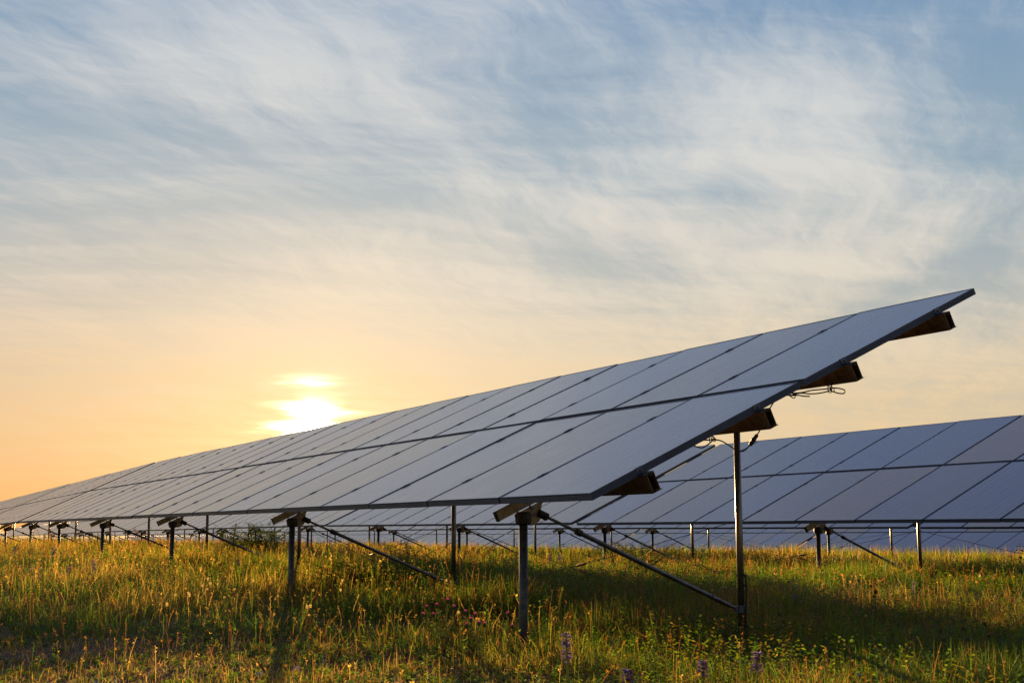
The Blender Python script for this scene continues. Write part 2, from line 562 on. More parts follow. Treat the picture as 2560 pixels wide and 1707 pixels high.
def frame_mesh():
    b = MB()
    rim, th = 0.010, 0.050
    # outer side with shallow grooves, swept round the four sides with mitred corners
    side = [(0, 0.0), (0, -0.010), (-0.0022, -0.0125), (0, -0.015), (0, -0.020), (-0.0022, -0.0225), (0, -0.025),
            (0, -0.030), (-0.0022, -0.0325), (0, -0.035), (0, -0.040), (-0.0022, -0.0425), (0, -0.045), (0, -th),
            (-0.028, -th), (-0.028, -th + 0.002), (-0.004, -th + 0.002), (-0.004, -0.010), (-rim, -0.010), (-rim, 0.0)]
    corners = [(-PW, 0, 1, 1), (0, 0, -1, 1), (0, PL, -1, -1), (-PW, PL, 1, -1)]
    n = len(side)
    vs = []
    for cx, cy, sx, sy in corners:
        for o, z in side:
            vs.append((cx + sx * (-o), cy + sy * (-o), z))
    fs = []
    for c in range(4):
        c2 = (c + 1) % 4
        for k in range(n):
            k2 = (k + 1) % n
            fs.append((c * n + k, c * n + k2, c2 * n + k2, c2 * n + k))
    b.add(vs, fs)
    return b


def panel_builder(b, mi=0):
    b.box((-PW + 0.0095, 0.0095, -0.008), (-0.0095, PL - 0.0095, -0.0025), mi)
    return b


ME_GLASS = panel_builder(MB()).mesh('panel', [MT['glass']])
ME_FRAME = frame_mesh().mesh('frame', [MT['frame']])
_b = MB()
panel_builder(_b, 0)
for a_, b_ in (((-PW, 0, -0.05), (-PW + 0.01, PL, 0)), ((-0.01, 0, -0.05), (0, PL, 0)),
               ((-PW + 0.01, 0, -0.05), (-0.01, 0.01, 0)), ((-PW + 0.01, PL - 0.01, -0.05), (-0.01, PL, 0))):
    _b.box(a_, b_, 1)
ME_FAR_PANEL = _b.mesh('far_panel', [MT['glass'], MT['frame']])

TLEN = (NPAN - 1) * P + PW                         # 14.284
PURLIN_S = (0.405, 1.480, PL + PGAP + 0.395, PL + PGAP + 1.445)


def ts(s, n):
    """slope, normal -> y, z from the low edge"""
    return Vector((0, s * CT - n * ST, s * ST + n * CT))


def purlin_mesh():
    b = MB()
    h, w, t = 0.130, 0.062, 0.004
    # two webs, a top and a bottom strap with turned-out flanges, open at both ends
    for pr in ([(0, 0), (t, 0), (t, -h), (0, -h)], [(w - t, 0), (w, 0), (w, -h), (w - t, -h)],
               [(t + .0005, -0.001), (w - t - .0005, -0.001), (w - t - .0005, -t), (t + .0005, -t)],
               [(-0.006, -h - .0005), (w + 0.014, -h - .0005), (w + 0.014, -h - t), (-0.006, -h - t)]):
        b.extrude(pr[::-1], (0.062, 0, 0), (-TLEN - 0.062, 0, 0), AX_S, AX_N)
    # the little hooked rails inside the channel
    for zc in (-0.012, -h + 0.012):
        b.extrude([(0.02, zc - 0.006), (0.045, zc - 0.006), (0.045, zc + 0.004), (0.042, zc + 0.004), (0.042, zc - 0.003), (0.02, zc - 0.003)],
                  (0.066, 0, 0), (-0.4, 0, 0), AX_S, AX_N)
    return b.mesh('purlin', [MT['beam']])


ME_PURLIN = purlin_mesh()


def mid_clamp_mesh():
    b = MB()
    M = Matrix.Rotation(TILT, 4, 'X')
    b.box((-0.0155, -0.042, 0.0006), (0.0155, 0.042, 0.0045), 0, M)
    b.tube([M @ Vector((0, 0, 0.004)), M @ Vector((0, 0, 0.009))], 0.006, 6)
    b.box((-0.005, -0.03, -0.052), (0.005, 0.03, 0.0008), 0, M)
    return b.mesh('clamp', [MT['dark']])


def end_clamp_mesh():
    b = MB()
    M = Matrix.Rotation(TILT, 4, 'X')
    b.box((-0.010, -0.026, 0.0008), (0.003, 0.026, 0.004), 0, M)          # lip over the frame
    b.box((0.0012, -0.026, -0.049), (0.004, 0.026, 0.0009), 0, M)          # plate on the frame's side
    b.box((0.0012, -0.026, -0.0525), (0.060, 0.026, -0.0495), 0, M)        # foot on the purlin
    b.tube([M @ Vector((0.022, 0, -0.05)), M @ Vector((0.022, 0, -0.034))], 0.009, 6, 1)
    b.tube([M @ Vector((0.0039, 0.004, -0.024)), M @ Vector((0.010, 0.004, -0.024))], 0.009, 6, 1)
    return b.mesh('end_clamp', [MT['alu'], MT['dark']])


ME_MIDCLAMP, ME_ENDCLAMP = mid_clamp_mesh(), end_clamp_mesh()

Y1, Y2 = 0.46, 2.53                                # front and rear posts, across the row
N_RAF = -0.1785


def raf_z(y, n):                                   # height over the low edge of the plane offset n, at y
    return y * math.tan(TILT) + n / CT


def rafter_mesh():
    b = MB()
    h, w, t = 0.074, 0.046, 0.004
    prof = [(-w / 2, 0), (w / 2, 0), (w / 2, -0.015), (w / 2 - t, -0.015), (w / 2 - t, -t), (-w / 2 + t, -t), (-w / 2 + t, -h + t), (w / 2 - t, -h + t), (w / 2 - t, -h + 0.015), (w / 2, -h + 0.015), (w / 2, -h), (-w / 2, -h)]
    prof = [(-a, c) for a, c in prof][::-1]
    b.extrude(prof, ts(0.15, N_RAF), ts(3.72, N_RAF), (1, 0, 0), AX_N)
    # dark end cap and the angle that carries the first purlin
    b.box((-w / 2 - 0.002, -0.004, -h - 0.003), (w / 2 + 0.002, 0.002, 0.002), 1,
          Matrix.Translation(ts(0.149, N_RAF)) @ Matrix.Rotation(TILT, 4, 'X'))
    for s in PURLIN_S:
        b.box((-0.04, -0.006, 0.0), (0.04, -0.001, 0.09), 1, Matrix.Translation(ts(s, N_RAF)) @ Matrix.Rotation(TILT, 4, 'X'))
    return b.mesh('rafter', [MT['bracket'], MT['dark']])


def bracket_mesh():
    """rounded cast plate with holes, hung under the rafter's foot"""
    b = MB()
    zb = raf_z(Y1, N_RAF - 0.078)
    outline = [(-0.075, -0.047), (-0.06, -0.10), (-0.03, -0.118), (0.04, -0.122), (0.10, -0.118), (0.14, -0.098), (0.160, -0.062), (0.155, -0.02),
               (0.165, 0.035), (0.19, 0.076)]
    pts = [(Y1 + a, zb + c) for a, c in outline]
    b.extrude(pts, (-0.008, 0, 0), (-0.002, 0, 0), (0, 1, 0), (0, 0, 1))
    for a in (-0.05, 0.06, 0.16):
        b.tube([(-0.005, Y1 + a, zb + a * 0.466 - 0.03), (-0.005, Y1 + a, zb + a * 0.466 + 0.02)], 0.007, 6, 1)
    # drilled holes, shown as bright through-bolt rings
    for a, c in ((0.085, 0.005), (0.10, -0.045)):
        b.tube([(-0.0019, Y1 + a, zb + c), (0.004, Y1 + a, zb + c)], 0.013, 10, 1)
    return b.mesh('bracket', [MT['bracket'], MT['alu']])


def cap_mesh():
    b = MB()
    zt = raf_z(Y1, N_RAF - 0.078) - 0.025
    b.tube([(0, Y1, zt - 0.10), (0, Y1, zt - 0.085), (0, Y1, zt - 0.05), (0, Y1, zt - 0.015), (0, Y1, zt)], [0.044, 0.061, 0.064, 0.062, 0.050], 16)
    b.box((-0.078, Y1 - 0.012, zt - 0.088), (0.078, Y1 + 0.012, zt - 0.080))
    b.tube([(0.060, Y1, zt - 0.100), (0.060, Y1, zt - 0.066)], 0.008, 6)
    b.tube([(-0.060, Y1, zt - 0.100), (-0.060, Y1, zt - 0.066)], 0.008, 6)
    return b.mesh('post_cap', [MT['dark']])


def front_post_mesh(hz):
    b = MB()
    zt = raf_z(Y1, N_RAF - 0.078) - 0.09
    b.tube([(0, Y1, zt), (0, Y1, -hz - 0.4)], 0.034, 16)
    return b.mesh('front_post', [MT['post']], True)


def rear_post_mesh(hz):
    b = MB()
    zt = raf_z(Y2, N_RAF - 0.078) + 0.03
    b.tube([(0, Y2, zt), (0, Y2, -hz - 0.4)], 0.029, 18)
    return b.mesh('rear_post', [MT['rear_post']], True)


Z_BR = -0.885                                      # foot of the brace, from the low edge


def brace_mesh():
    b = MB()
    z0 = raf_z(Y1, N_RAF - 0.078) - 0.045
    a, c = Vector((0, Y1 + 0.165, z0)), Vector((0, Y2 - 0.045, Z_BR))
    d = (c - a)
    b.tube([a, a + d * 0.20], 0.0125, 10)
    b.tube([a + d * 0.175, c - d * 0.04], 0.0195, 12)
    b.tube([c - d * 0.045, c], 0.013, 8)
    b.tube([a - d.normalized() * 0.035, a + d.normalized() * 0.05], 0.032, 8, 1)
    b.tube([a + d * 0.165, a + d * 0.19], 0.028, 10, 1)
    b.tube([a + d * 0.86, a + d * 0.866], 0.021, 10, 1)
    return b.mesh('brace', [MT['zinc'], MT['dark']])


def collar_mesh():
    b = MB()
    b.tube([(0, Y2, Z_BR - 0.03), (0, Y2, Z_BR + 0.03)], 0.034, 16)
    b.box((-0.007, Y2 - 0.075, Z_BR - 0.022), (0.007, Y2 - 0.030, Z_BR + 0.022))
    b.tube([(-0.016, Y2 - 0.058, Z_BR), (0.016, Y2 - 0.058, Z_BR)], 0.011, 8)
    return b.mesh('collar', [MT['alu']])


ME_RAFTER, ME_BRACKET, ME_CAP, ME_BRACE, ME_COLLAR = rafter_mesh(), bracket_mesh(), cap_mesh(), brace_mesh(), collar_mesh()
ME_FPOST, ME_RPOST = front_post_mesh(1.15), rear_post_mesh(1.15)


def wire_mesh(dx, up):
    """thin bracing wire between two rear posts with a turnbuckle on it"""
    b = MB()
    za, zb_ = (-0.15, -1.02) if up else (-1.02, -0.15)
    pts = [Vector((dx * k / 8, Y2, za + (zb_ - za) * k / 8 - 0.03 * math.sin(math.pi * k / 8))) for k in range(9)]
    b.tube(pts, 0.0035, 5)
    return b.mesh('bracing_wire', [MT['dry_metal']])


def turn_mesh(dx, up):
    b = MB()
    za, zb_ = (-0.15, -1.02) if up else (-1.02, -0.15)
    f = lambda k: Vector((dx * k, Y2, za + (zb_ - za) * k - 0.03 * math.sin(math.pi * k)))
    b.tube([f(0.44), f(0.45), f(0.47), f(0.48)], [0.006, 0.014, 0.014, 0.006], 6)
    return b.mesh('turnbuckle', [MT['dry_metal']])


MT['dry_metal'] = metal('rusty_wire', (0.22, 0.13, 0.08), 0.6, 0.5, 0.3, 30)


def solar_table(d, k0, zlow, inc, posts, label, group, near, seed):
    """one free-standing table: 2 x 11 panels on purlins, rafters and posts"""
    r = random.Random(seed)
    xy = ROW_O + ROW_H * d + ROW_R * (k0 * P)
    mid = xy + ROW_R * 7 + ROW_H * 1.5
    zbase = zg(*mid)
    hz = zlow - zbase
    root = thing('solar_table', label, 'solar table', (xy[0], xy[1], zbase), (0, inc, math.radians(-90) + YAW), group)
    up = Vector((0, 0, hz))
    for i in range(NPAN):
        for row in (0, 1):
            s = row * (PL + PGAP)
            loc = up + ts(s + r.uniform(-.002, .002), r.uniform(-.0015, .0015)) + Vector((-i * P, 0, 0))
            rot = (TILT + r.uniform(-.002, .002), r.uniform(-.0015, .0015), 0)
            if near >= 1:
                p = link('panel', ME_GLASS, root, loc, rot)
                link('frame', ME_FRAME, p)
            else:
                p = link('panel', ME_FAR_PANEL, root, loc, rot)
    for s in PURLIN_S:
        p = link('purlin', ME_PURLIN, root, up + ts(s, -0.0515))
        if near >= 1:
            for i in range(1, NPAN):
                link('clamp', ME_MIDCLAMP, p, ts(0, 0.0515) + Vector((-i * P + (P - PW) / 2, 0, 0)))
        if near >= 2:
            link('end_clamp', ME_ENDCLAMP, p, ts(0, 0.0515))
    px = [-(k * P) for k in posts]
    for x in px:
        o = up + Vector((x, 0, 0))
        link('rafter', ME_RAFTER, root, o)
        bk = link('bracket', ME_BRACKET, root, o)
        fp = link('front_post', ME_FPOST, root, o)
        link('post_cap', ME_CAP, fp)
        rp = link('rear_post', ME_RPOST, root, o)
        link('collar', ME_COLLAR, rp)
        link('brace', ME_BRACE, root, o)
    for a, b in zip(px[:-1], px[1:]):
        for upw in (True, False):
            w = link('bracing_wire', wire_mesh(b - a, upw), root, up + Vector((a, 0.0 if upw else 0.012, 0)))
            link('turnbuckle', turn_mesh(b - a, upw), w)
    return root, hz


def far_table_mesh(hz):
    b = MB()
    M = Matrix.Rotation(TILT, 4, 'X')
    for i in range(NPAN):
        for row in (0, 1):
            s = row * (PL + PGAP)
            b.box((-i * P - PW, s, -0.05), (-i * P, s + PL, 0), 0, Matrix.Translation((0, 0, hz)) @ M)
    for k in (2.0, 7.8):
        for y in (Y1, Y2):
            b.tube([(-k * P, y, hz + raf_z(y, -0.05)), (-k * P, y, -0.3)], 0.03, 6, 1)
        b.tube([(-k * P, Y1, hz + raf_z(Y1, -0.3)), (-k * P, Y2, hz + Z_BR)], 0.02, 6, 1)
    return b.mesh('solar_table', [MT['glass'], MT['post']])


ME_FARTABLE = far_table_mesh(0.95)


def far_solar_table(d, k0, zlow, inc, label, group):
    xy = ROW_O + ROW_H * d + ROW_R * (k0 * P)
    o = link('solar_table', ME_FARTABLE, None, (xy[0], xy[1], zlow - 0.95), (0, inc, math.radians(-90) + YAW))
    tag(o, label, 'solar table', group)


TABLES = [
    # d, k0, zlow, inc, posts, label, group, near
    (0.0, 0.0, 1.1343, 0, (1.36, 5.75, 10.36), 'nearest solar table of the front row, four open beam ends facing the viewer', 1, 2),
    (0.0, 11.10, 1.130, 0, (3.83, 8.1), 'second solar table of the front row, with the low sun just over its upper edge', 1, 2),
    (0.0, 22.40, 1.130, -0.0098, (0.6, 5.0, 9.4), 'third solar table of the front row, next beyond the one under the sun', 1, 2),
    (0.0, 33.58, 0.995, -0.0098, (1.6, 6.0, 10.2), 'fourth solar table of the front row, dwindling towards the left edge', 1, 1),
    (0.0, 44.75, 0.855, -0.0098, (1.6, 6.0, 10.2), 'farthest solar table of the front row, a sliver at the left edge of the picture', 1, 0),
    (8.567, 0.384, 1.0428, 0, (1.6, 6.0, 10.75), 'blue solar table of the second row, running out of the picture behind the tall post', 2, 2),
    (8.567, 11.52, 1.050, 0, (4.7, 8.7), 'second row solar table seen under and past the open end of the front row', 2, 2),
    (8.567, 22.62, 1.060, -0.006, (2.2, 6.6, 10.0), 'second row solar table seen below the table under the sun, next to its gap', 2, 1),
    (8.567, 33.76, 0.975, -0.006, (1.6, 6.0, 10.2), 'fourth solar table of the second row, seen far off beneath the front row', 2, 0),
    (8.567, 44.90, 0.890, -0.008, (1.6, 6.0, 10.2), 'fifth solar table of the second row, past a gap with a bright slanting end', 2, 0),
    (8.567, 56.05, 0.760, -0.010, (1.6, 6.0, 10.2), 'last solar table of the second row, tiny near the left edge', 2, 0),
    (17.2, 0.15, 0.975, 0, (2.2, 6.6), 'third row solar table seen as a strip under the blue table on the right', 3, 0),
    (17.2, 11.35, 0.980, 0, (2.43, 8.45), 'second solar table of the third row, low edge just below that of the second row', 3, 0),
    (17.2, 22.35, 0.985, -0.003, (1.8, 7.4), 'third solar table of the third row, seen through the legs of the rows before it', 3, 0),
    (17.2, 33.5, 0.930, -0.005, (2.0, 7.8), 'fourth solar table of the third row, far off in the gap below the front row', 3, 0),
    (17.2, 44.65, 0.860, -0.006, (2.0, 7.8), 'fifth solar table of the third row, far off among weeds', 3, 0),
    (17.2, 55.8, 0.770, -0.008, (2.0, 7.8), 'last solar table of the third row, far left at the grass line', 3, 0),
]
R4 = ['first table of the last row, lilac panels above the grass at the far right', 'second table of the last row, pale panels right behind the tall rear post',
      'third table of the last row, pale panels above the grass behind the brace', 'fourth table of the last row, pale panels at the grass line below the front row',
      'fifth table of the last row, white looking panels in the gaps far away', 'sixth table of the last row, a pale strip beyond the shrub', 'seventh table of the last row, hardly seen at the grass line']
for i_, l_ in enumerate(R4):
    TABLES.append((31.0, 5.2 + 11.15 * i_, 0.12 - 0.065 * i_, -0.0045, (2.0, 7.8), l_, 4, 0))
GROUPS = {1: 'solar tables of the front row', 2: 'solar tables of the second row', 3: 'solar tables of the third row', 4: 'solar tables of the last row'}
ROOTS = []
for i_, (d_, k_, z_, inc_, po_, la_, g_, ne_) in enumerate(TABLES):
    ROOTS.append(solar_table(d_, k_, z_, inc_, po_, la_, GROUPS[g_], ne_, 100 + i_)[0])

for d_, k_, z_, n_, dz_, g_ in ((8.567, 67.2, 0.62, 2, -0.15, 2), (17.2, 66.95, 0.66, 4, -0.13, 3), (31.0, 83.25, -0.33, 5, -0.07, 4)):
    for i_ in range(n_):
        far_solar_table(d_, k_ + 11.15 * i_, z_ + dz_ * i_, -0.008, 'tiny far off solar table at the left end of its row above the grass', 'farthest solar tables at the left')

# ------------------------------------------------------------------ loose cables under the near end
def smooth_path(pts, n=6):
    out = []
    P_ = [Vector(p) for p in pts]
    for i in range(len(P_) - 1):
        a, b, c, d = P_[max(i - 1, 0)], P_[i], P_[i + 1], P_[min(i + 2, len(P_) - 1)]
        for k in range(n):
            t = k / n
            out.append(0.5 * ((2 * b) + (c - a) * t + (2 * a - 5 * b + 4 * c - d) * t * t + (3 * b - a - 3 * c + d) * t ** 3))
    out.append(P_[-1])
    return out


def near_cables():
    r0 = ROOTS[0]
    M = Matrix.Translation(r0.location) @ Matrix.Rotation(r0.rotation_euler[2], 4, 'Z')
    hz = TABLES[0][2] - r0.location.z
    def W(pts, x=-0.156):
        return [M @ (Vector((x + (p[2] if len(p) > 2 else 0), 0, hz)) + ts(p[0], p[1])) for p in pts]
    def cable(label, paths, conn=None, ties=()):
        base = W([paths[0][0]])[0]
        root = thing('cable', label, 'cable', tuple(base), group='loose cables under the near table')
        inv = Matrix.Translation(-base)
        for pth in paths:
            b = MB()
            b.tube([inv @ p for p in smooth_path(W(pth))], 0.0048, 8)
            link('strand', b.mesh('strand', [MT['rubber']], True), root)
        if conn:
            b = MB()
            a, c = [inv @ p for p in W(conn)]
            d = c - a
            b.tube([a, a + d * .04, a + d * .42, a + d * .44, a + d * .56, a + d * .58, a + d * .96, c], [.006, .014, .015, .018, .018, .015, .013, .006], 10)
            link('connector', b.mesh('connector', [MT['rubber']], True), root)
        for tie in ties:
            b = MB()
            b.tube([inv @ p for p in smooth_path(W(tie))], 0.0035, 6)
            link('cable_tie', b.mesh('cable_tie', [MT['rubber']], True), root)
    cable('black cable with a plug connector hanging in a loop beside the tall near post',
          [[(1.00, -0.06), (1.046, -0.07), (1.106, -0.094), (1.163, -0.116), (1.211, -0.146), (1.255, -0.196), (1.291, -0.241), (1.333, -0.276), (1.364, -0.284), (1.395, -0.278), (1.43, -0.268)],
           [(1.51, -0.232), (1.552, -0.21), (1.60, -0.17), (1.66, -0.13), (1.707, -0.106), (1.757, -0.079), (1.80, -0.05)],
           [(0.95, -0.06, 0.01), (1.023, -0.117, 0.01), (1.068, -0.122, 0.01), (1.12, -0.115, 0.01), (1.144, -0.106, 0.005), (1.17, -0.112)]],
          [(1.425, -0.270), (1.518, -0.229)],
          [[(1.117, -0.102), (1.135, -0.076), (1.150, -0.079), (1.155, -0.10), (1.125, -0.118), (1.117, -0.102)],
           [(1.155, -0.075), (1.172, -0.118), (1.150, -0.122), (1.140, -0.095), (1.155, -0.075)]])
    cable('black cables tied in flat loops below the third beam end of the near table',
          [[(1.85, -0.062), (1.935, -0.097), (2.011, -0.112), (2.097, -0.153), (2.188, -0.184), (2.278, -0.201), (2.30, -0.185), (2.337, -0.150)],
           [(1.90, -0.070, .01), (2.012, -0.110, .01), (2.108, -0.132, .01), (2.2, -0.161, .01), (2.275, -0.185, .01), (2.335, -0.205, .01), (2.40, -0.246, .01), (2.385, -0.268, .01), (2.33, -0.243, .01), (2.278, -0.201, .005)],
           [(1.92, -0.095, -.01), (1.996, -0.122, -.01), (2.04, -0.147, -.01), (2.092, -0.170, -.01)]],
          None,
          [[(2.28, -0.16), (2.262, -0.205), (2.285, -0.218), (2.30, -0.195), (2.28, -0.16)],
           [(2.30, -0.16), (2.322, -0.215), (2.30, -0.215), (2.28, -0.18)],
           [(1.93, -0.08), (1.92, -0.10), (1.945, -0.125), (1.965, -0.105), (1.93, -0.08)]])
    # conduit tied along the tall rear post
    x = -1.36 * P
    b = MB()
    pts = [(x + 0.036, Y2 + 0.012, hz - 0.60), (x + 0.05, Y2 + 0.02, hz - 0.66), (x + 0.045, Y2 + 0.02, hz - 0.8), (x + 0.042, Y2 + 0.016, hz - 1.0), (x + 0.05, Y2 + 0.02, hz - 1.25)]
    base = M @ Vector(pts[-1])
    root = thing('cable', 'black cable strapped upright along the foot of the tall near post', 'cable', tuple(base), group='loose cables under the near table')
    inv = Matrix.Translation(-base)
    b.tube([inv @ (M @ p) for p in smooth_path(pts)], 0.008, 8)
    link('strand', b.mesh('strand', [MT['rubber']], True), root)
    for dz in (-0.61, -0.69, -1.03):
        b = MB()
        b.tube([inv @ (M @ Vector((x, Y2, hz + dz + k))) for k in (-0.006, 0.006)], 0.0325, 16)
        b.tube([inv @ (M @ Vector((x + 0.03, Y2 + 0.012, hz + dz))), inv @ (M @ Vector((x + 0.058, Y2 + 0.024, hz + dz)))], 0.008, 6)
        link('cable_tie', b.mesh('cable_tie', [MT['dark']]), root)
    # clip on the near front post
    b = MB()
    zt = hz - 0.62
    c = M @ Vector((x, Y1, zt))
    b.tube([(0, 0, -0.012), (0, 0, 0.012)], 0.0335, 16)
    b.box((0.028, -0.012, -0.03), (0.042, 0.012, 0.02))
    tag(link('pipe_clip', b.mesh('pipe_clip', [MT['alu']]), None, tuple(c)), 'bright metal pipe clip round the near front post above the grass', 'pipe clip')


near_cables()

# ------------------------------------------------------------------ grass
HALF = math.radians(29)


def scatter(r0, r1, dens):
    area = HALF * (r1 * r1 - r0 * r0)
    n = int(area * dens)
    r = np.sqrt(RS.uniform(r0 * r0, r1 * r1, n))
    a = RS.uniform(-HALF, HALF, n)
    return r * np.sin(a), r * np.cos(a)


def bareness(x, y):
    """thin stony soil in the near left corner"""
    lim = 10.6 - 1.1 * np.clip(x + 1.0, -1, 3)
    n = vnoise(x, y, 1.1, 21) * 0.6 + vnoise(x, y, 3.1, 22) * 0.4
    return np.clip(sstep(lim - y, -0.3, 1.6) * (0.48 + 1.2 * (n - 0.3)), 0, 0.95)


def nearlow(x, y):
    """shorter growth towards the near left corner"""
    return 1 - 0.46 * sstep(14.5 - y, 0, 4.0) * sstep(1.2 - x, 0, 2.0)


def ribbon_mesh(name, cols, mat):
    """cols: list of (V n x m x 3, tint n x 3): ribbons of m/2 pairs, or pairs and a tip"""
    me = bpy.data.meshes.new(name)
    V, T, L, LS = [], [], [], []
    off = 0
    for v, t, faces in cols:
        n, m, _ = v.shape
        V.append(v.reshape(-1, 3))
        T.append(np.repeat(t, m, 0))
        for f in faces:
            L.append(((np.arange(n) * m)[:, None] + np.array(f)[None, :] + off))
        off += n * m
    nv = off
    verts = np.concatenate(V).astype(np.float32)
    tint = np.concatenate(T)
    loops = np.concatenate([l.ravel() for l in L]).astype(np.int32)
    tot = np.concatenate([np.full(l.shape[0], l.shape[1]) for l in L]).astype(np.int32)
    start = np.concatenate([[0], np.cumsum(tot)[:-1]]).astype(np.int32)
    me.vertices.add(nv)
    me.vertices.foreach_set('co', verts.ravel())
    me.loops.add(len(loops))
    me.loops.foreach_set('vertex_index', loops)
    me.polygons.add(len(tot))
    me.polygons.foreach_set('loop_start', start)
    me.polygons.foreach_set('loop_total', tot)
    at = me.attributes.new('tint', 'FLOAT_COLOR', 'POINT')
    at.data.foreach_set('color', np.concatenate([tint, np.ones((nv, 1))], 1).astype(np.float32).ravel())
    me.materials.append(mat)
    me.update(calc_edges=True)
    me.validate()
    return me


def blades(x, y, h, w, lean, tint, z0=None):
    n = len(x)
    z = zground(x, y) - 0.015 if z0 is None else z0
    th = RS.uniform(0, 2 * np.pi, n)
    ph = RS.uniform(0, 2 * np.pi, n)
    dx, dy = np.cos(th), np.sin(th)
    wx, wy = np.cos(ph), np.sin(ph)
    V = np.zeros((n, 5, 3))
    for i, (t, ww, sgn) in enumerate(((0, 1, -1), (0, 1, 1), (0.55, 0.8, 1), (0.55, 0.8, -1), (1, 0, 1))):
        off = lean * h * t * t
        V[:, i, 0] = x + dx * off + wx * w * ww * sgn * 0.5
        V[:, i, 1] = y + dy * off + wy * w * ww * sgn * 0.5
        V[:, i, 2] = z + h * t * (1 - 0.35 * np.clip(lean, 0, 1.5) * t)
    return (V, tint, [(0, 1, 2, 3), (3, 2, 4)])


def heads(x, y, z, dx, dy, size, tint):
    """one small seed spikelet each: a four-sided leaf lying along a direction"""
    n = len(x)
    V = np.zeros((n, 4, 3))
    ph = RS.uniform(0, 2 * np.pi, n)
    up = RS.uniform(0.2, 1.0, n) * size
    for i, (t, s) in enumerate(((0, 0), (0.5, 1), (1, 0), (0.5, -1))):
        V[:, i, 0] = x + dx * size * t + np.cos(ph) * size * 0.17 * s
        V[:, i, 1] = y + dy * size * t + np.sin(ph) * size * 0.17 * s
        V[:, i, 2] = z + up * t * RS.choice([1, 1, -0.6], n)[0]
    return (V, tint, [(0, 1, 2, 3)])


GREEN = np.array([[0.048, 0.110, 0.012], [0.075, 0.145, 0.015], [0.110, 0.160, 0.018], [0.050, 0.085, 0.014]])
YELL = np.array([[0.15, 0.13, 0.020], [0.20, 0.15, 0.028], [0.12, 0.12, 0.018]])
STRAW = np.array([[0.27, 0.175, 0.065], [0.20, 0.12, 0.045], [0.32, 0.23, 0.10]])
RUST = np.array([[0.17, 0.075, 0.035], [0.13, 0.06, 0.03], [0.22, 0.11, 0.05]])


def pick(pal, n):
    c = pal[RS.randint(0, len(pal), n)]
    return c * RS.uniform(0.7, 1.3, (n, 1))


def tint_mix(x, y, fy=None):
    n = len(x)
    dry = vnoise(x, y, 0.35, 31) * 0.6 + vnoise(x, y, 1.3, 32) * 0.4
    dry = dry + 0.18 * sstep(-x, -1.0, 4.0) + 0.12 * sstep(y, 14, 30) - 0.17 - 0.08 * sstep(x, -0.5, 1.5) * sstep(18 - y, 0, 5)
    u = RS.rand(n) * 0.5 + 0.25
    c = pick(GREEN, n)
    m = dry > u
    c[m] = pick(YELL, n)[m]
    m2 = dry > u + 0.16
    c[m2] = pick(STRAW, n)[m2]
    m3 = (RS.rand(n) < 0.10 + 0.25 * (vnoise(x, y, 0.6, 33) > 0.62))
    c[m3] = pick(RUST, n)[m3]
    return c


